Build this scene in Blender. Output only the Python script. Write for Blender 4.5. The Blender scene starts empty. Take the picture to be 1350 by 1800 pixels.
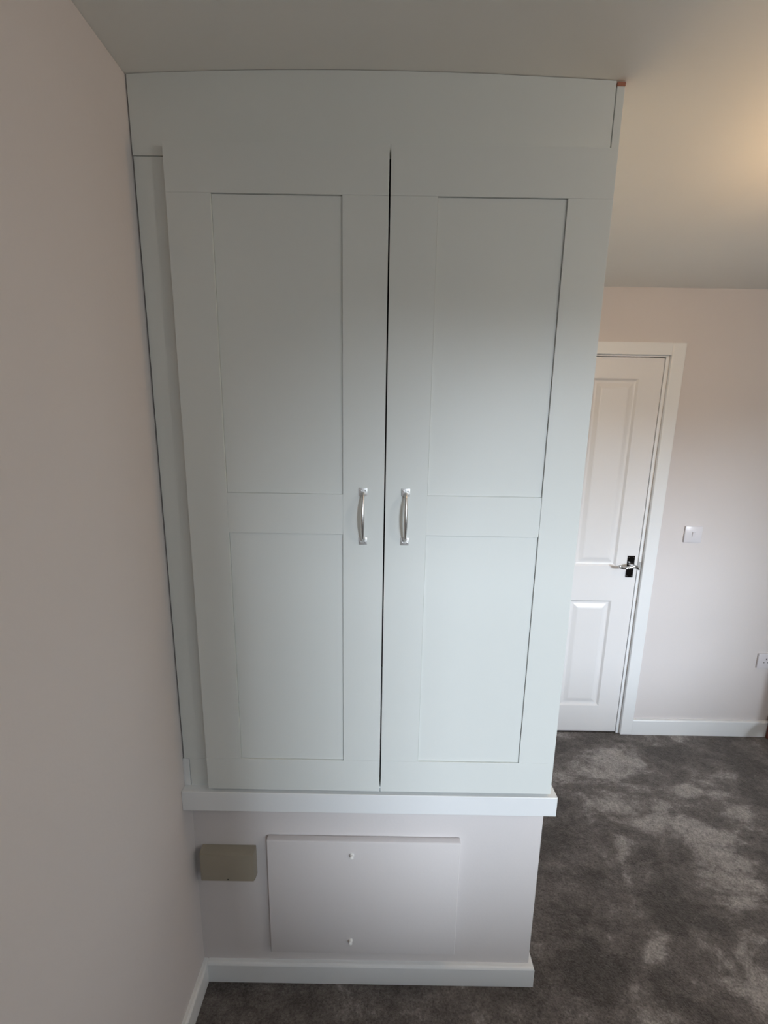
import bpy, bmesh, math, random
from mathutils import Vector, Matrix, noise
random.seed(4)
S = bpy.context.scene
C = S.collection

# ---------------------------------------------------------------- camera
cd = bpy.data.cameras.new('camera'); cam = bpy.data.objects.new('camera', cd); C.objects.link(cam)
F = 728.17
cd.sensor_fit = 'HORIZONTAL'; cd.sensor_width = 36.0; cd.lens = F/1350*36.0
cd.clip_start = 0.02
pitch, roll, yaw = 0.18643, 0.01642, -0.0003
fw = Vector((math.sin(yaw)*math.cos(pitch), math.cos(yaw)*math.cos(pitch), -math.sin(pitch)))
rt = Vector((math.cos(yaw), -math.sin(yaw), 0)); up = rt.cross(fw)
r2 = rt*math.cos(roll) + up*math.sin(roll); u2 = up*math.cos(roll) - rt*math.sin(roll)
M = Matrix((r2, u2, -fw)).transposed().to_4x4(); M.translation = Vector((0.5169, -0.9243, 1.6228))
cam.matrix_world = M
S.camera = cam

# ---------------------------------------------------------------- world, light, exposure
S.view_settings.view_transform = 'Standard'; S.view_settings.look = 'None'
S.view_settings.gamma = 1.0; S.view_settings.use_curve_mapping = False
S.view_settings.exposure = 0.10
LAMP_E = 72.0
FILL_E = 68.0
SUN_E, SUN_ANG, SUN_AZ, SUN_EL = 2.2, 12.5, 20.0, 12.2
S.cycles.max_bounces = 8; S.cycles.diffuse_bounces = 6
S.cycles.sample_clamp_indirect = 6.0
S.cycles.use_denoising = True
w = bpy.data.worlds.new('overcast_sky'); S.world = w; w.use_nodes = True
nt = w.node_tree; bg = nt.nodes['Background']
tc = nt.nodes.new('ShaderNodeTexCoord'); sx = nt.nodes.new('ShaderNodeSeparateXYZ'); cr = nt.nodes.new('ShaderNodeValToRGB')
nt.links.new(tc.outputs['Generated'], sx.inputs[0]); nt.links.new(sx.outputs['Z'], cr.inputs[0]); nt.links.new(cr.outputs[0], bg.inputs[0])
cr.color_ramp.elements[0].position = 0.0; cr.color_ramp.elements[0].color = (0.10, 0.10, 0.10, 1)
cr.color_ramp.elements[1].position = 0.02; cr.color_ramp.elements[1].color = (0.80, 0.92, 1.0, 1)
bg.inputs[1].default_value = 1.5
# the window opening behind the camera: sampling portal for the sky
WX0, WX1, WZ0, WZ1, RY = 1.31, 3.95, 0.84, 2.26, -2.60
pl = bpy.data.lights.new('window_portal', 'AREA'); pl.shape = 'RECTANGLE'; pl.size = WX1-WX0; pl.size_y = WZ1-WZ0
pl.cycles.is_portal = True
po = bpy.data.objects.new('window_portal', pl); C.objects.link(po)
po.location = ((WX0+WX1)/2, RY-0.02, (WZ0+WZ1)/2); po.rotation_euler = (math.radians(90), 0, 0)   # faces +y

# hazy, very low sun straight through that window (large soft disc)
sun = bpy.data.lights.new('hazy_low_sun', 'SUN'); sun.energy = SUN_E; sun.angle = math.radians(SUN_ANG); sun.color = (0.85, 0.94, 1.04)
so_ = bpy.data.objects.new('hazy_low_sun', sun); C.objects.link(so_)
az, el = math.radians(SUN_AZ), math.radians(SUN_EL)          # travels towards +y, drifting to -x and down
so_.rotation_euler = Vector((-math.sin(az)*math.cos(el), math.cos(az)*math.cos(el), -math.sin(el))).to_track_quat('-Z', 'Y').to_euler()

# ---------------------------------------------------------------- materials
def mat(name, col, rough=0.5, metal=0.0, spec=0.5, coat=0.0, bump=0.0, bscale=200.0, var=0.0, vscale=3.0, emit=None):
    m = bpy.data.materials.new(name); m.use_nodes = True; t = m.node_tree; b = t.nodes['Principled BSDF']
    b.inputs['Base Color'].default_value = (*col, 1); b.inputs['Roughness'].default_value = rough
    b.inputs['Metallic'].default_value = metal; b.inputs['Specular IOR Level'].default_value = spec
    b.inputs['Coat Weight'].default_value = coat; b.inputs['Coat Roughness'].default_value = 0.15
    tcn = t.nodes.new('ShaderNodeTexCoord')
    if var > 0:
        n = t.nodes.new('ShaderNodeTexNoise'); n.inputs['Scale'].default_value = vscale; n.inputs['Detail'].default_value = 4
        t.links.new(tcn.outputs['Object'], n.inputs['Vector'])
        r = t.nodes.new('ShaderNodeMapRange'); r.inputs['From Min'].default_value = 0.3; r.inputs['From Max'].default_value = 0.7
        r.inputs['To Min'].default_value = 1-var; r.inputs['To Max'].default_value = 1+var
        t.links.new(n.outputs[0], r.inputs[0])
        mx = t.nodes.new('ShaderNodeVectorMath'); mx.operation = 'SCALE'; mx.inputs[0].default_value = col
        t.links.new(r.outputs[0], mx.inputs['Scale']); t.links.new(mx.outputs[0], b.inputs['Base Color'])
    if bump > 0:
        n = t.nodes.new('ShaderNodeTexNoise'); n.inputs['Scale'].default_value = bscale; n.inputs['Detail'].default_value = 3
        t.links.new(tcn.outputs['Object'], n.inputs['Vector'])
        bp = t.nodes.new('ShaderNodeBump'); bp.inputs['Strength'].default_value = bump; bp.inputs['Distance'].default_value = 0.002
        t.links.new(n.outputs[0], bp.inputs['Height']); t.links.new(bp.outputs[0], b.inputs['Normal'])
    if emit:
        b.inputs['Emission Color'].default_value = (*emit[0], 1); b.inputs['Emission Strength'].default_value = emit[1]
    return m

M_WALL = mat('wall_emulsion', (0.70, 0.67, 0.67), 0.85, spec=0.2, bump=0.10, bscale=120, var=0.012)
M_CEIL = mat('ceiling_emulsion', (0.87, 0.885, 0.865), 0.9, spec=0.15, bump=0.08, bscale=60, var=0.01)
M_FRAME = mat('wardrobe_paint', (0.755, 0.79, 0.775), 0.38, spec=0.4, var=0.01, vscale=2)
M_GLOSS = mat('white_gloss_woodwork', (0.84, 0.865, 0.885), 0.28, spec=0.45, var=0.008)
M_DOOR = mat('white_door_paint', (0.80, 0.80, 0.81), 0.33, spec=0.45, bump=0.03, bscale=300)
M_PLASTIC = mat('white_plastic', (0.73, 0.72, 0.76), 0.3, spec=0.5)
M_BEIGE = mat('aged_cream_plastic', (0.35, 0.315, 0.25), 0.5, var=0.03, vscale=12)
M_CHROME = mat('polished_chrome', (0.60, 0.60, 0.61), 0.05, metal=1.0)
M_NICKEL = mat('satin_nickel', (0.64, 0.635, 0.625), 0.36, metal=1.0, var=0.04, vscale=60)
M_PLATE = mat('brushed_nickel_plate', (0.74, 0.74, 0.735), 0.5, metal=0.85)
M_DARK = mat('dark_recess', (0.03, 0.03, 0.03), 0.8)
M_RAW = mat('bare_timber_edge', (0.42, 0.17, 0.11), 0.8, var=0.1, vscale=40)
M_REDWOOD = mat('dark_red_wood', (0.16, 0.05, 0.035), 0.4, var=0.15, vscale=20)
M_KNOB = mat('white_knob', (0.88, 0.88, 0.86), 0.25)

def carpet_mat():
    m = bpy.data.materials.new('grey_carpet_pile'); m.use_nodes = True; t = m.node_tree; b = t.nodes['Principled BSDF']
    N = t.nodes.new; Lk = t.links.new
    tcn = N('ShaderNodeTexCoord')
    mp = N('ShaderNodeMapping'); mp.inputs['Rotation'].default_value = (0, 0, math.radians(-38)); mp.inputs['Scale'].default_value = (1.0, 1.9, 1)
    Lk(tcn.outputs['Object'], mp.inputs[0])
    big = N('ShaderNodeTexNoise'); big.inputs['Scale'].default_value = 4.2; big.inputs['Detail'].default_value = 9; big.inputs['Roughness'].default_value = 0.68; big.inputs['Distortion'].default_value = 0.35
    Lk(mp.outputs[0], big.inputs['Vector'])
    r1 = N('ShaderNodeValToRGB'); r1.color_ramp.interpolation = 'EASE'
    r1.color_ramp.elements[0].position = 0.40; r1.color_ramp.elements[0].color = (0.085, 0.076, 0.071, 1)
    r1.color_ramp.elements[1].position = 0.70; r1.color_ramp.elements[1].color = (0.375, 0.352, 0.338, 1)
    e = r1.color_ramp.elements.new(0.52); e.color = (0.145, 0.130, 0.123, 1)
    at = N('ShaderNodeAttribute'); at.attribute_name = 'pile_lay_and_shade'
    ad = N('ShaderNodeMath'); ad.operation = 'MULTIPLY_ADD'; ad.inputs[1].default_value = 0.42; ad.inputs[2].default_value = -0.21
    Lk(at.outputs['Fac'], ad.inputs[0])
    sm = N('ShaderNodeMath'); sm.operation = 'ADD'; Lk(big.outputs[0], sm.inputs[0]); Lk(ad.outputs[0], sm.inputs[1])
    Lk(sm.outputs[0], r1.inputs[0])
    fine = N('ShaderNodeTexNoise'); fine.inputs['Scale'].default_value = 170; fine.inputs['Detail'].default_value = 3; fine.inputs['Roughness'].default_value = 0.7
    Lk(tcn.outputs['Object'], fine.inputs['Vector'])
    mid = N('ShaderNodeTexNoise'); mid.inputs['Scale'].default_value = 34; mid.inputs['Detail'].default_value = 5; mid.inputs['Roughness'].default_value = 0.7
    Lk(tcn.outputs['Object'], mid.inputs['Vector'])
    a = N('ShaderNodeMapRange'); a.inputs['From Min'].default_value = .3; a.inputs['From Max'].default_value = .7; a.inputs['To Min'].default_value = .55; a.inputs['To Max'].default_value = 1.45
    Lk(fine.outputs[0], a.inputs[0])
    c = N('ShaderNodeMapRange'); c.inputs['From Min'].default_value = .3; c.inputs['From Max'].default_value = .7; c.inputs['To Min'].default_value = .72; c.inputs['To Max'].default_value = 1.28
    Lk(mid.outputs[0], c.inputs[0])
    mm = N('ShaderNodeMath'); mm.operation = 'MULTIPLY'; Lk(a.outputs[0], mm.inputs[0]); Lk(c.outputs[0], mm.inputs[1])
    mx = N('ShaderNodeVectorMath'); mx.operation = 'SCALE'; Lk(r1.outputs[0], mx.inputs[0]); Lk(mm.outputs[0], mx.inputs['Scale'])
    Lk(mx.outputs[0], b.inputs['Base Color'])
    b.inputs['Roughness'].default_value = 0.95; b.inputs['Specular IOR Level'].default_value = 0.1
    b.inputs['Sheen Weight'].default_value = 0.25; b.inputs['Sheen Roughness'].default_value = 0.5
    bp = N('ShaderNodeBump'); bp.inputs['Strength'].default_value = 0.7; bp.inputs['Distance'].default_value = 0.006
    Lk(mm.outputs[0], bp.inputs['Height']); Lk(bp.outputs[0], b.inputs['Normal'])
    return m
M_CARPET = carpet_mat()

# ---------------------------------------------------------------- helpers
def box(bm, x0, x1, y0, y1, z0, z1, bev=0.0, seg=2):
    vs = [bm.verts.new((x, y, z)) for x in (x0, x1) for y in (y0, y1) for z in (z0, z1)]
    idx = ((0,1,3,2),(4,6,7,5),(0,4,5,1),(2,3,7,6),(0,2,6,4),(1,5,7,3))
    fs = [bm.faces.new([vs[i] for i in f]) for f in idx]
    if bev > 0:
        es = list({e for f in fs for e in f.edges})
        bmesh.ops.bevel(bm, geom=es, offset=bev, segments=seg, affect='EDGES', profile=0.5)
def quad(bm, pts):
    return bm.faces.new([bm.verts.new(p) for p in pts])
def ring_cyl(bm, center, axis, rings, n=24, cap=True):
    # rings: list of (offset along axis, radius)
    axis = Vector(axis).normalized(); a = axis.orthogonal().normalized(); b = axis.cross(a); c = Vector(center)
    R = []
    for o, r in rings:
        R.append([bm.verts.new(c + axis*o + (a*math.cos(t) + b*math.sin(t))*r) for t in [2*math.pi*i/n for i in range(n)]])
    for A, B in zip(R, R[1:]):
        for i in range(n): bm.faces.new((A[i], A[(i+1) % n], B[(i+1) % n], B[i]))
    if cap: bm.faces.new(R[0][::-1]); bm.faces.new(R[-1])
def sweep(bm, path, n=16):
    # path: list of (point, radius_a, radius_b); tube of elliptical section along the points
    pts = [Vector(p[0]) for p in path]; R = []; prev = None
    for i, (p, ra, rb) in enumerate(path):
        t = (pts[min(i+1, len(pts)-1)] - pts[max(i-1, 0)]).normalized()
        a = Vector((1, 0, 0)) if prev is None else prev
        if abs(t.dot(a)) > 0.95 and prev is None: a = Vector((0, 1, 0))
        a = (a - t*a.dot(t)).normalized(); prev = a; b = t.cross(a)
        R.append([bm.verts.new(pts[i] + a*math.cos(q)*ra + b*math.sin(q)*rb) for q in [2*math.pi*k/n for k in range(n)]])
    for A, B in zip(R, R[1:]):
        for i in range(n): bm.faces.new((A[i], A[(i+1) % n], B[(i+1) % n], B[i]))
    bm.faces.new(R[0][::-1]); bm.faces.new(R[-1])
def obj(name, bm, m, parent=None, smooth=False):
    bmesh.ops.recalc_face_normals(bm, faces=bm.faces[:])
    me = bpy.data.meshes.new(name); bm.to_mesh(me); bm.free()
    me.materials.append(m)
    if smooth:
        for p in me.polygons: p.use_smooth = True
        try: me.set_sharp_from_angle(angle=math.radians(38))
        except Exception: pass
    o = bpy.data.objects.new(name, me); C.objects.link(o)
    if parent is not None:
        o.parent = parent
        pw = parent.location.copy(); pp = parent.parent
        while pp is not None: pw += pp.location; pp = pp.parent
        o.location = -pw                                   # meshes are authored in room coordinates
    return o
def recenter(o):
    # move a mesh's origin onto its own centre
    me = o.data; c = sum((v.co for v in me.vertices), Vector())/len(me.vertices)
    me.transform(Matrix.Translation(-c)); o.location = o.location + c
    return o
def struct(name, bm, m, parent=None, smooth=False):
    o = obj(name, bm, m, parent, smooth)
    if parent is None: o['kind'] = 'structure'
    return o
def thing(name, label, cat, loc, group=None):
    o = bpy.data.objects.new(name, None); C.objects.link(o); o.location = loc
    o.empty_display_size = 0.1
    o['label'] = label; o['category'] = cat
    if group: o['group'] = group
    return o
def tag(o, label, cat, group=None):
    o['label'] = label; o['category'] = cat
    if group: o['group'] = group
    return o
def simple(name, m, parent, *boxes, bev=0.0, smooth=False):
    bm = bmesh.new()
    for b in boxes: box(bm, *b, bev=bev)
    return obj(name, bm, m, parent, smooth)

H = 2.30
YF = 1.1306      # far wall
YB = 0.0481      # low stair-bulkhead wall below the wardrobe
XR = 4.30        # right wall
T = 0.12

# ---------------------------------------------------------------- room shell
PILE_AND_SHADE = [(1.679, 0.893, 0.228, 0.081, -107, 0.22),
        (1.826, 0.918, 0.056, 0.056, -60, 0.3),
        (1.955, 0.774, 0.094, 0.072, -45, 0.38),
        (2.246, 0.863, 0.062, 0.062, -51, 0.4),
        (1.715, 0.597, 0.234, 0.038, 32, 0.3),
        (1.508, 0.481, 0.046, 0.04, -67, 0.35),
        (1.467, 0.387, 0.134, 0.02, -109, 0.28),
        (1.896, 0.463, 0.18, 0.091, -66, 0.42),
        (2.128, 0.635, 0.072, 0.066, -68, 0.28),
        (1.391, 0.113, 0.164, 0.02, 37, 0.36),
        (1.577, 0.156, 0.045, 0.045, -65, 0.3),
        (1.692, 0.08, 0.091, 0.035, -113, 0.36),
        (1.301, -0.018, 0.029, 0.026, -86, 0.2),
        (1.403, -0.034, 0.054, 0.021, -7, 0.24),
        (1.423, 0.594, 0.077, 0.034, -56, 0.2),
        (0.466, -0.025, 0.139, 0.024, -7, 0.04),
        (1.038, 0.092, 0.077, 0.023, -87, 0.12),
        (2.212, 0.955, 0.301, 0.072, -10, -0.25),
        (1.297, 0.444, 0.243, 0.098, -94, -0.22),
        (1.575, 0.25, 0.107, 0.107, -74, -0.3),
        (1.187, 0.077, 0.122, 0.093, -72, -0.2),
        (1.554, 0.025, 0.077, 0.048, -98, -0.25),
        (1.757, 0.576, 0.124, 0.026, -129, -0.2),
        (0.114, -0.02, 0.083, 0.047, -20, -0.3),  # shade of the near left corner, painted into the carpet
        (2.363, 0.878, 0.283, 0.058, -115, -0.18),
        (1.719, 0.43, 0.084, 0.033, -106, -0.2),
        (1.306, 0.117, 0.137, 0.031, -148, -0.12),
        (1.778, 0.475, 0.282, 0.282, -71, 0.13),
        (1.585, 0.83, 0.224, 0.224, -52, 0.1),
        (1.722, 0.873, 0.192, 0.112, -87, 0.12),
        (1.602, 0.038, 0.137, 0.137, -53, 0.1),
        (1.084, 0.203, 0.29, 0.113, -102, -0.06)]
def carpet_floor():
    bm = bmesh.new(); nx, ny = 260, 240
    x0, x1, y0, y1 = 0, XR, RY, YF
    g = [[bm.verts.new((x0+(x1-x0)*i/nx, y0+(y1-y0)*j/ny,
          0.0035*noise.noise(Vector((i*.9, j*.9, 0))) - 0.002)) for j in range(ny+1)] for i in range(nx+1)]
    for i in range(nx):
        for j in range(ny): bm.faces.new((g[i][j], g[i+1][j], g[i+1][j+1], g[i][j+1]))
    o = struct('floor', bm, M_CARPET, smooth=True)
    # how the pile lies: brushed-up light tracks and flat dark areas, plus painted shade near left (cx, cy, half length, half width, angle, amount)
    at = o.data.color_attributes.new('pile_lay_and_shade', 'FLOAT_COLOR', 'POINT')
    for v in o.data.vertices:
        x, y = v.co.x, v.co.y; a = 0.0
        for cx, cy, rl, rw, ang, amt in PILE_AND_SHADE:
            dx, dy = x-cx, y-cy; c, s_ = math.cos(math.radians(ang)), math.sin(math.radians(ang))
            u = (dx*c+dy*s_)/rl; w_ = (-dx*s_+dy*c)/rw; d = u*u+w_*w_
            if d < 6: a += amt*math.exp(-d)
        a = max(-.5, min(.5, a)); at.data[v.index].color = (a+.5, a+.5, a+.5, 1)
    return o
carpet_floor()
def bow(x, y=0.02):
    # the plaster rises about a centimetre over the middle of the wardrobe
    if not 0 < x < 1.0: return 0.0
    return 0.0125*math.sin(math.pi*x**0.92)**0.9*max(0.0, 1-(abs(y-.02)/.8)**2)
def ceiling():
    bm = bmesh.new(); nx, ny = 172, 60
    g = [[None]*(ny+1) for _ in range(nx+1)]
    for i in range(nx+1):
        for j in range(ny+1):
            x = -T+(XR+2*T)*i/nx; y = RY-T+(YF-RY+2*T)*j/ny
            g[i][j] = bm.verts.new((x, y, H+bow(x, y)))
    for i in range(nx):
        for j in range(ny): bm.faces.new((g[i][j], g[i+1][j], g[i+1][j+1], g[i][j+1]))
    box(bm, -T, XR+T, RY-T, YF+T, H+.03, H+.13)
    return struct('ceiling', bm, M_CEIL, smooth=True)
ceiling()
bm = bmesh.new(); box(bm, -T, 0, RY-T, YF+T, -0.1, H); struct('wall_left', bm, M_WALL)
DX0, DX1, DZ1 = 1.052, 1.848, 2.0065      # door opening in the far wall
bm = bmesh.new()
box(bm, 0, DX0, YF, YF+T, -0.1, H); box(bm, DX1, XR+T, YF, YF+T, -0.1, H); box(bm, DX0, DX1, YF, YF+T, DZ1, H)
struct('wall_far', bm, M_WALL)
bm = bmesh.new(); box(bm, XR, XR+T, RY-T, YF, -0.1, H); struct('wall_right', bm, M_WALL)
NX, NY = 0.86, -1.50       # unseen wall block added to shade the left side of the wardrobe
bm = bmesh.new(); box(bm, 0, NX, RY, NY, 0, H); struct('wall_near_blocker', bm, mat('dark_bounce_absorber', (0.10, 0.09, 0.09), 0.85, spec=.2))  # coloured dark to cut bounced light on the low left
bm = bmesh.new()
box(bm, NX, WX0, RY-T, RY, -0.1, H); box(bm, WX1, XR, RY-T, RY, -0.1, H)
box(bm, WX0, WX1, RY-T, RY, WZ1, H); box(bm, WX0, WX1, RY-T, RY, -0.1, WZ0)
struct('wall_back', bm, M_WALL)
# window behind the camera
win = bpy.data.objects.new('window_1', None); C.objects.link(win); win['kind'] = 'structure'; win.location = ((WX0+WX1)/2, RY, WZ0)
f = 0.045; wm = (WX0+WX1)/2
simple('window_frame', M_GLOSS, win, (WX0, WX0+f, RY-.09, RY-.04, WZ0, WZ1), (WX1-f, WX1, RY-.09, RY-.04, WZ0, WZ1),
       (WX0+f, WX1-f, RY-.09, RY-.04, WZ0, WZ0+f), (WX0+f, WX1-f, RY-.09, RY-.04, WZ1-f, WZ1), (wm-.03, wm+.03, RY-.09, RY-.04, WZ0+f, WZ1-f))
simple('window_sill', M_GLOSS, win, (WX0-.03, WX1+.03, RY-.02, RY+.12, WZ0-.025, WZ0), bev=.004)
# unseen houses added to block low sky; pale paving added to bounce light in
def outside():
    g = mat('pale_bounce_paving', (0.45, 0.45, 0.43), 0.95, var=.1); br = mat('brick_terrace', (0.13, 0.08, 0.065), 0.9, var=.15)
    bm = bmesh.new(); box(bm, -30, 34, -50, RY-.14, -0.5, -0.4); o = obj('bounce_yard', bm, g); o['kind'] = 'structure'
    bm = bmesh.new(); box(bm, -28, 32, -42, -36, -0.4, 1.9)
    o = obj('brick_terrace', bm, br); o['kind'] = 'structure'
outside()

# low bulkhead wall carrying the wardrobe, its skirting and the left-hand skirting
bm = bmesh.new(); box(bm, 0, 0.9715, YB, YF, 0, 0.6415); struct('wall_bulkhead', bm, M_WALL)
def skirting(name, path, h, t=0.015, m=M_GLOSS, z0=0.0):
    # path: list of (x, y) on the wall line; skirting stands to the right-hand side of travel direction
    bm = bmesh.new(); n = len(path); P = [Vector((p[0], p[1])) for p in path]
    prof = [(0, 0), (t, 0), (t, h-.006), (t-.002, h-.002), (t-.006, h), (0, h)]
    rings = []
    for i, p in enumerate(P):
        d1 = (P[i]-P[i-1]).normalized() if i > 0 else (P[1]-P[0]).normalized()
        d2 = (P[i+1]-P[i]).normalized() if i < n-1 else d1
        n1 = Vector((d1.y, -d1.x)); n2 = Vector((d2.y, -d2.x))
        mm = (n1+n2).normalized(); s = 1/max(mm.dot(n1), .3)
        rings.append([bm.verts.new((p.x+mm.x*s*a, p.y+mm.y*s*a, z0+b)) for a, b in prof])
    k = len(prof)
    for A, B in zip(rings, rings[1:]):
        for i in range(k): bm.faces.new((A[i], A[(i+1) % k], B[(i+1) % k], B[i]))
    bm.faces.new(rings[0]); bm.faces.new(rings[-1][::-1])
    return struct(name, bm, m)
HB = 0.0695
skirting('baseboard_left', [(0, YB-.0155), (0, NY)][::-1][::-1] if False else [(0, NY), (0, YB-.0002)], HB)
skirting('baseboard_front', [(0.0145, YB), (0.9715, YB), (0.9715, YF)], HB, 0.0145)
skirting('baseboard_far', [(1.9125, YF), (XR, YF)], 0.092)
skirting('baseboard_right', [(XR, YF-.016), (XR, RY)], 0.092)
# skirting offcut that stays on the left wall above the shelf
bm = bmesh.new(); box(bm, 0, 0.0165, 0.0185, 0.30, 0.6992, 0.7795, bev=.0015); struct('trim_1', bm, M_GLOSS)

# ---------------------------------------------------------------- shelf board capping the bulkhead
bm = bmesh.new(); box(bm, 0.0005, 0.9815, -0.0018, YF-.001, 0.6416, 0.6990, bev=0.0015)
tag(obj('shelf_board', bm, M_GLOSS), 'thick white gloss shelf board running under the wardrobe doors on top of the low wall', 'shelf')

# ---------------------------------------------------------------- wardrobe
Z0, ZT, ZF = 0.6992, 2.1769, 2.1608
wd = thing('wardrobe', 'tall white two-door built-in wardrobe standing on the shelf board against the left wall', 'wardrobe', (0.485, 0.5, 0.70))
YP = 0.0195
# left scribe stile with its notch round the skirting, filler panel above, end panel on the right
bm = bmesh.new()
box(bm, 0.0038, 0.105, YP, YP+.018, 0.7805, ZF-.0006, bev=.0006, seg=1); box(bm, 0.0182, 0.105, YP+.0002, YP+.018, Z0, 0.7803)
obj('scribe_panel', bm, M_FRAME, wd)
def filler():
    bm = bmesh.new(); n = 40; A = []
    for i in range(n+1):
        x = 0.0032+(0.9532-0.0032)*i/n; zt = H-.0012+bow(x)
        A.append([bm.verts.new(p) for p in ((x, YP-.0006, ZF+.0006), (x, YP+.0175, ZF+.0006), (x, YP+.0175, zt), (x, YP-.0006, zt))])
    for a, b in zip(A, A[1:]):
        for k in range(4): bm.faces.new((a[k], a[(k+1) % 4], b[(k+1) % 4], b[k]))
    bm.faces.new(A[0]); bm.faces.new(A[-1][::-1])
    obj('filler_panel', bm, M_FRAME, wd)
filler()
bm = bmesh.new(); box(bm, 0.9552, 0.9705, YP-.0006, YF-.001, Z0, H-.0075, bev=.0006, seg=1)
ep = obj('end_panel', bm, M_FRAME, wd)
simple('raw_edge', M_RAW, ep, (0.9548, 0.9707, YP-.0012, YP+.06, H-.0075, H-.0012))['label'] = 'bare reddish timber tip of the end panel'
simple('bottom_rail', M_FRAME, wd, (0.1055, 0.9548, YP+.001, YP+.019, Z0, 0.722))
simple('interior', M_DARK, wd, (0.004, 0.953, 0.60, 0.61, Z0+.002, H-.002))

def make_door(x0, x1, hinge_left, px0, px1, hx, label):
    z0, z1 = 0.7088, ZT
    d = simple('door', M_FRAME, wd, (x0+.0004, x1-.0004, 0.0062, 0.0186, z0+.0004, z1-.0004))
    r = [(z0, 0.7990), (1.3945, 1.4870), (2.0880, z1)]
    g = 0.00012; b = .00045
    simple('stile', M_FRAME, d, (x0, px0, 0, .0064, r[0][1]+g, r[2][0]-g), bev=b)
    simple('stile', M_FRAME, d, (px1, x1, 0, .0064, r[0][1]+g, r[2][0]-g), bev=b)
    simple('top_rail', M_FRAME, d, (x0, x1, 0, .0064, r[2][0]+g, r[2][1]), bev=b)
    simple('middle_rail', M_FRAME, d, (px0+g, px1-g, 0.0002 if hinge_left else .0011, .0064, r[1][0], r[1][1]), bev=b)
    simple('bottom_rail', M_FRAME, d, (x0, x1, 0, .0064, r[0][0], r[0][1]-g), bev=b)
    # centre panels, each a proud sheet a little thinner than the framing
    for a, c in ((r[0][1], r[1][0]), (r[1][1], r[2][0])):
        simple('panel', M_FRAME, d, (px0+.0008, px1-.0008, .0034, .0066, a+.0008, c-.0008))
    # bow handle with square end plates
    zc0, zc1 = 1.3805, 1.4940
    hb = bmesh.new()
    path = []
    yA, yM = -0.0105, -0.0240
    zt, zb = zc1-.0060, zc0+.0060
    N = 22
    path.append(((hx, -.0012, zb-.0005), .0046, .0046)); path.append(((hx, -.0065, zb-.0010), .0044, .0044))
    for i in range(N+1):
        s = i/N; k = math.sin(math.pi*s)
        path.append(((hx, yA + (yM-yA)*k**0.75, zb+.001+(zt-zb-.002)*s), .0027+.0015*k, .0027+.0015*k))
    path.append(((hx, -.0065, zt+.0010), .0044, .0044)); path.append(((hx, -.0012, zt+.0005), .0046, .0046))
    sweep(hb, path, 18)
    nf = len(hb.faces)
    for zc, sgn in ((zc0, -1), (zc1, 1)):
        box(hb, hx-.0096, hx+.0096, -.0026, 0.0, zc-.0090, zc+.0090, bev=.0010)
        ring_cyl(hb, (hx, -.0024, zc-sgn*.0058), (0, -1, 0), [(0, .0058), (.0016, .0054), (.0036, .0042)], 20)
    hb.faces.ensure_lookup_table()
    for q in hb.faces[nf:]: q.material_index = 1
    h = obj('handle', hb, M_NICKEL, d, True); h.data.materials.append(M_PLATE)
    h['label'] = 'satin nickel bow handle with square end plates'
    for zc, sgn in ((zc0, -1), (zc1, 1)):
        for q in (-1, 1):
            cx, cz = hx+q*.0053, zc+sgn*.0030; sb = bmesh.new()
            ring_cyl(sb, (cx, -.0026, cz), (0, -1, 0), [(0, .0019), (.0006, .0017), (.0008, .0008)], 12)
            obj('screw', sb, M_NICKEL, d, True)
    return d
make_door(0.0719, 0.5160, True, 0.1613, 0.4232, 0.4692, 'left')
make_door(0.5192, 0.9615, False, 0.6137, 0.8722, 0.5650, 'right')

# ---------------------------------------------------------------- access hatch and cream box on the low wall
hx0, hx1, hz0, hz1, hy = 0.2065, 0.7445, 0.1235, 0.5160, 0.0285
ah = thing('access_hatch', 'large white painted access hatch panel fixed to the low wall below the shelf board', 'hatch', ((hx0+hx1)/2, YB, hz0))
bm = bmesh.new(); box(bm, hx0, hx1, hy, YB, hz0, hz1, bev=.0035, seg=3); obj('hatch_panel', bm, M_WALL, ah, True)
for kx, kz in ((0.4435, 0.4740), (0.4400, 0.1745)):
    bm = bmesh.new()
    ring_cyl(bm, (kx, hy+.0005, kz), (0, -1, 0), [(0, .0062), (.0030, .0062), (.0045, .0050), (.0085, .0052), (.0105, .0050), (.0118, .0036), (.0122, .0012)], 20)
    obj('knob', bm, M_KNOB, ah, True)
jb = thing('junction_box', 'small aged cream plastic junction box on the low wall beside the left wall', 'electrical box', (0.095, YB, 0.39))
def jbox():
    bm = bmesh.new()
    # stepped, slightly tapering cover: rings from wall to face
    def ring(x0, x1, z0, z1, y): return [bm.verts.new(p) for p in ((x0, y, z0), (x1, y, z0), (x1, y, z1), (x0, y, z1))]
    R = [ring(.0215, .1720, .3830, .4790, YB), ring(.0215, .1720, .3850, .4790, YB-.019), ring(.0235, .1700, .3885, .4775, YB-.0285)]
    for A, B in zip(R, R[1:]):
        for i in range(4): bm.faces.new((A[i], A[(i+1) % 4], B[(i+1) % 4], B[i]))
    bm.faces.new(R[0][::-1]); bm.faces.new(R[-1])
    bmesh.ops.bevel(bm, geom=[e for e in bm.edges], offset=.0012, segments=2, affect='EDGES')
    obj('cover', bm, M_BEIGE, jb, True)
    bm = bmesh.new(); ring_cyl(bm, (.0985, YB-.0282, .3945), (0, -1, 0), [(0, .0022), (.0008, .0020)], 12); obj('screw', bm, M_DARK, jb)
jbox()

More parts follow.
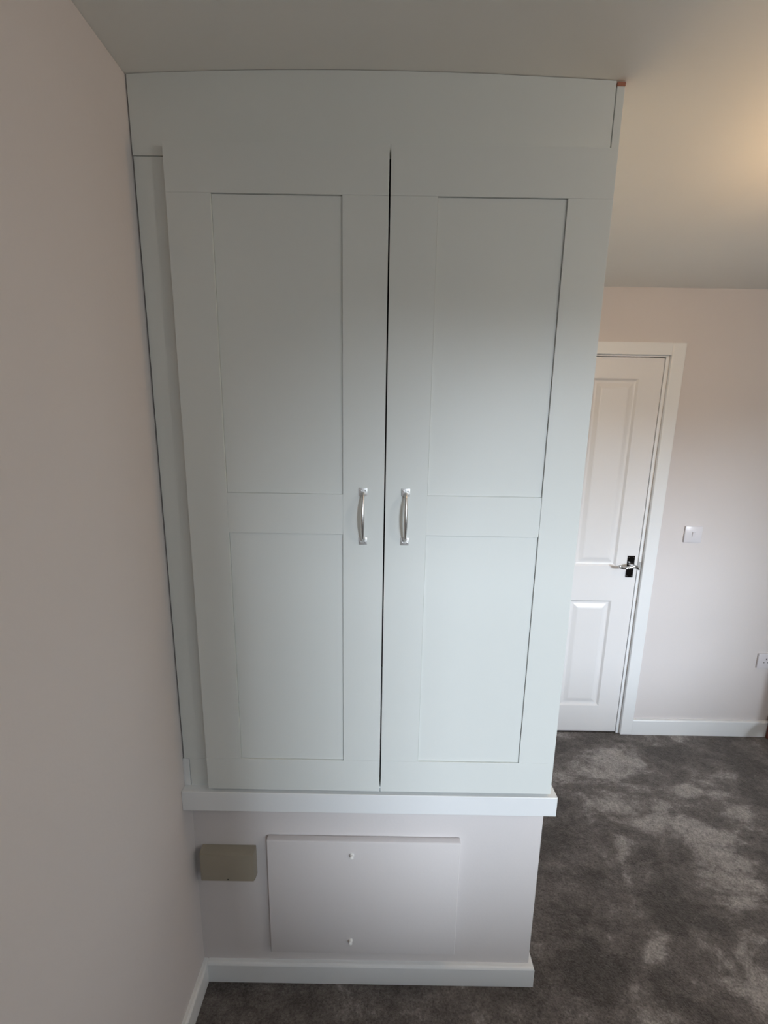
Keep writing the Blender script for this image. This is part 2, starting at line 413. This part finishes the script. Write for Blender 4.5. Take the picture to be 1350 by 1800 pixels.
# ---------------------------------------------------------------- far door with frame
dr = bpy.data.objects.new('door_1', None); C.objects.link(dr); dr['kind'] = 'structure'; dr.location = (1.449, YF, 0)
LX0, LX1, LZ0, LZ1, LY = 1.070, 1.8300, 0.006, 1.9960, YF+.004
cols = ((1.179, 1.394), (1.505, 1.720)); rows = ((.163, .780), (.970, 1.900))
def leaf():
    bm = bmesh.new()
    xs = [LX0, cols[0][0], cols[0][1], cols[1][0], cols[1][1], LX1]; zs = [LZ0, rows[0][0], rows[0][1], rows[1][0], rows[1][1], LZ1]
    g = [[bm.verts.new((x, LY, z)) for z in zs] for x in xs]
    for i in range(5):
        for j in range(5):
            if i in (1, 3) and j in (1, 3): continue
            bm.faces.new((g[i][j], g[i+1][j], g[i+1][j+1], g[i][j+1]))
    b = [bm.verts.new((x, LY+.035, z)) for x, z in ((LX0, LZ0), (LX1, LZ0), (LX1, LZ1), (LX0, LZ1))]
    bm.faces.new(b[::-1])
    bm.faces.new([g[i][0] for i in range(6)] + [b[1], b[0]]); bm.faces.new([g[i][5] for i in range(6)] + [b[2], b[3]])
    bm.faces.new([g[0][j] for j in range(6)] + [b[3], b[0]]); bm.faces.new([g[5][j] for j in range(6)] + [b[2], b[1]])
    return obj('door_leaf', bm, M_DOOR, dr)
lf = leaf()
for cx in cols:
    for rz in rows:
        bm = bmesh.new()
        prof = [(0, 0), (.004, .0035), (.009, .0085), (.014, .0095), (.021, .0092), (.030, .0060), (.040, .0022), (.046, .0012)]
        R = [[bm.verts.new(p) for p in ((cx[0]+i, LY+d, rz[0]+i), (cx[1]-i, LY+d, rz[0]+i), (cx[1]-i, LY+d, rz[1]-i), (cx[0]+i, LY+d, rz[1]-i))] for i, d in prof]
        for A, B in zip(R, R[1:]):
            for i in range(4): bm.faces.new((A[i], A[(i+1) % 4], B[(i+1) % 4], B[i]))
        bm.faces.new(R[-1])
        obj('moulded_panel', bm, M_DOOR, lf)
simple('door_lining', M_GLOSS, dr, (LX1+.0024, DX1, YF-.0005, YF+T, 0, DZ1-.0015), (DX0, LX0-.0024, YF-.0005, YF+T, 0, DZ1-.0015), (LX0-.0024, LX1+.0024, YF-.0005, YF+T, LZ1+.0035, DZ1-.0015),
       (LX0-.0024, LX0+.012, LY+.036, YF+T, 0, LZ1), (LX1-.012, LX1+.0024, LY+.036, YF+T, 0, LZ1), (LX0, LX1, LY+.036, YF+T, LZ1-.01, LZ1+.0034))
def architrave(name, boxes):
    bm = bmesh.new()
    for b in boxes: box(bm, *b, bev=.003, seg=2)
    return obj(name, bm, M_GLOSS, dr)
AO = 2.0615
architrave('architrave', [(1.8490, 1.9125, YF-.016, YF+.0, 0, AO)])
architrave('architrave', [(0.9880, 1.0510, YF-.016, YF+.0, 0, AO)])
architrave('architrave', [(1.0512, 1.8488, YF-.0158, YF+.0, 1.9995+.006, AO-.0002)])
# lever handle on a back plate
bm = bmesh.new(); box(bm, 1.7750, 1.8120, LY-.0045, LY, .9105, 1.0275, bev=.0018)
pt = obj('back_plate', bm, mat('polished_dark_plate', (0.10, 0.10, 0.11), 0.06, metal=1.0), lf)
pt['label'] = 'polished dark rectangular back plate'
def lever():
    bm = bmesh.new(); cx, cz = 1.7935, .982
    ring_cyl(bm, (cx, LY-.004, cz), (0, -1, 0), [(0, .0125), (.003, .0120), (.010, .0090), (.030, .0085), (.040, .0095)], 24)
    path = []
    pts = [(1.8150, .9700, .0030), (1.8120, .9690, .0058), (1.8050, .9745, .0076), (1.7950, .9825, .0098), (1.7820, .9840, .0094), (1.7660, .9795, .0076),
           (1.7480, .9745, .0068), (1.7320, .9735, .0068), (1.7190, .9780, .0066), (1.7110, .9850, .0052), (1.7085, .9890, .0025)]
    for x, z, r in pts: path.append(((x, LY-.047, z), r, r*.95))
    a = bmesh.new()
    pv = [Vector(p[0]) for p in path]
    n = 14; R = []
    for i, (p, ra, rb) in enumerate(path):
        t = (pv[min(i+1, len(pv)-1)]-pv[max(i-1, 0)]).normalized(); u = Vector((0, 1, 0)); v = t.cross(u)
        R.append([bm.verts.new(pv[i]+u*math.cos(q)*ra+v*math.sin(q)*rb) for q in [2*math.pi*k/n for k in range(n)]])
    for A, B in zip(R, R[1:]):
        for i in range(n): bm.faces.new((A[i], A[(i+1) % n], B[(i+1) % n], B[i]))
    bm.faces.new(R[0]); bm.faces.new(R[-1]); a.free()
    for q in (-1, 1):
        for z in (.9190, 1.0190): ring_cyl(bm, (cx+q*.0120, LY-.0044, z), (0, -1, 0), [(0, .0032), (.0009, .0028)], 12)
    return bm
lv = obj('lever_handle', lever(), M_CHROME, lf, True); lv['label'] = 'polished chrome lever'
simple('strike_plate', M_NICKEL, dr, (LX1+.0040, LX1+.0150, YF-.0030, YF-.0004, .962, .998), bev=.0006)

# ---------------------------------------------------------------- light switch, socket
sw = thing('light_switch', 'square white single light switch on the wall right of the far door', 'light switch', (2.085, YF, 1.105))
bm = bmesh.new(); box(bm, 2.0425, 2.1300, YF-.0085, YF, 1.1045, 1.1895, bev=.0030, seg=2); obj('face_plate', bm, M_PLASTIC, sw, True)
bm = bmesh.new()
v = [(2.0790, YF-.0085, 1.135), (2.0940, YF-.0085, 1.135), (2.0940, YF-.0085, 1.160), (2.0790, YF-.0085, 1.160), (2.0795, YF-.0105, 1.136), (2.0935, YF-.0105, 1.136), (2.0935, YF-.0135, 1.159), (2.0795, YF-.0135, 1.159)]
V = [bm.verts.new(p) for p in v]
for q in ((0,1,5,4),(1,2,6,5),(2,3,7,6),(3,0,4,7),(4,5,6,7)): bm.faces.new([V[i] for i in q])
obj('rocker', bm, M_PLASTIC, sw)
so = thing('wall_socket', 'white plug socket low on the far wall at the right edge', 'socket', (2.583, YF, .412))
bm = bmesh.new(); box(bm, 2.5400, 2.6260, YF-.0090, YF, .4120, .4970, bev=.0030, seg=2); obj('face_plate', bm, M_PLASTIC, so, True)
simple('pin_hole', M_DARK, so, (2.5810, 2.5850, YF-.0095, YF-.0085, .4620, .4700))
simple('pin_hole', M_DARK, so, (2.5690, 2.5750, YF-.0095, YF-.0085, .4450, .4485))
simple('pin_hole', M_DARK, so, (2.5910, 2.5970, YF-.0095, YF-.0085, .4450, .4485))

# ---------------------------------------------------------------- bedside table whose foot just enters the frame at the right
bt = thing('bedside_table', 'dark red wooden furniture foot on the carpet at the far right edge', 'table', (2.87, .93, 0))
for lx in (2.6540, 3.05):
    for ly in (.76, 1.068):
        bm = bmesh.new(); box(bm, lx, lx+.045, ly, ly+.045, 0, .12, bev=.002); obj('leg', bm, M_REDWOOD, bt)
simple('cabinet_body', M_REDWOOD, bt, (2.72, 3.09, .765, 1.105, .12, .50), (2.656, 3.10, .755, 1.11, .118, .135), bev=.002)

# ---------------------------------------------------------------- ceiling pendant just outside the frame
def globe_lamp(name, label, x, y, z, r, col, e, drop=True):
    pd = thing(name, label, 'lamp', (x, y, H))
    g = mat(name+'_glow', (0.9, 0.8, 0.6), 0.4, emit=(col, e))
    bm = bmesh.new(); bmesh.ops.create_uvsphere(bm, u_segments=24, v_segments=14, radius=r, matrix=Matrix.Translation((x, y, z))); obj('globe', bm, g, pd, True)
    bm = bmesh.new(); ring_cyl(bm, (x, y, 0), (0, 0, 1), [(z+r*.93, .02), (H-.004, .02)], 16); obj('stem', bm, M_PLASTIC, pd, True)
    bm = bmesh.new(); ring_cyl(bm, (x, y, 0), (0, 0, 1), [(H-.012, .035), (H-.0005, .04)], 24); obj('ceiling_rose', bm, M_PLASTIC, pd, True)
globe_lamp('ceiling_lamp', 'small warm glowing globe lamp under the ceiling beside the wardrobe', 1.67, -0.03, 2.15, .05, (1.0, 0.62, 0.30), LAMP_E)
globe_lamp('ceiling_lamp', 'unseen white globe added behind the camera to fill the room with light', 2.30, -1.30, 2.13, .08, (1.0, 0.92, 0.83), FILL_E)  # unseen lamp, added as ambient fill
# unseen backing added behind the far door to stop a light leak
bm = bmesh.new(); box(bm, 0.8, 2.1, YF+T, YF+T+.05, -.1, H); struct('wall_door_backing', bm, M_WALL)
bm = bmesh.new(); box(bm, DX0, DX1, YF, YF+T, -.05, -.004); struct('trim_2', bm, M_CARPET)
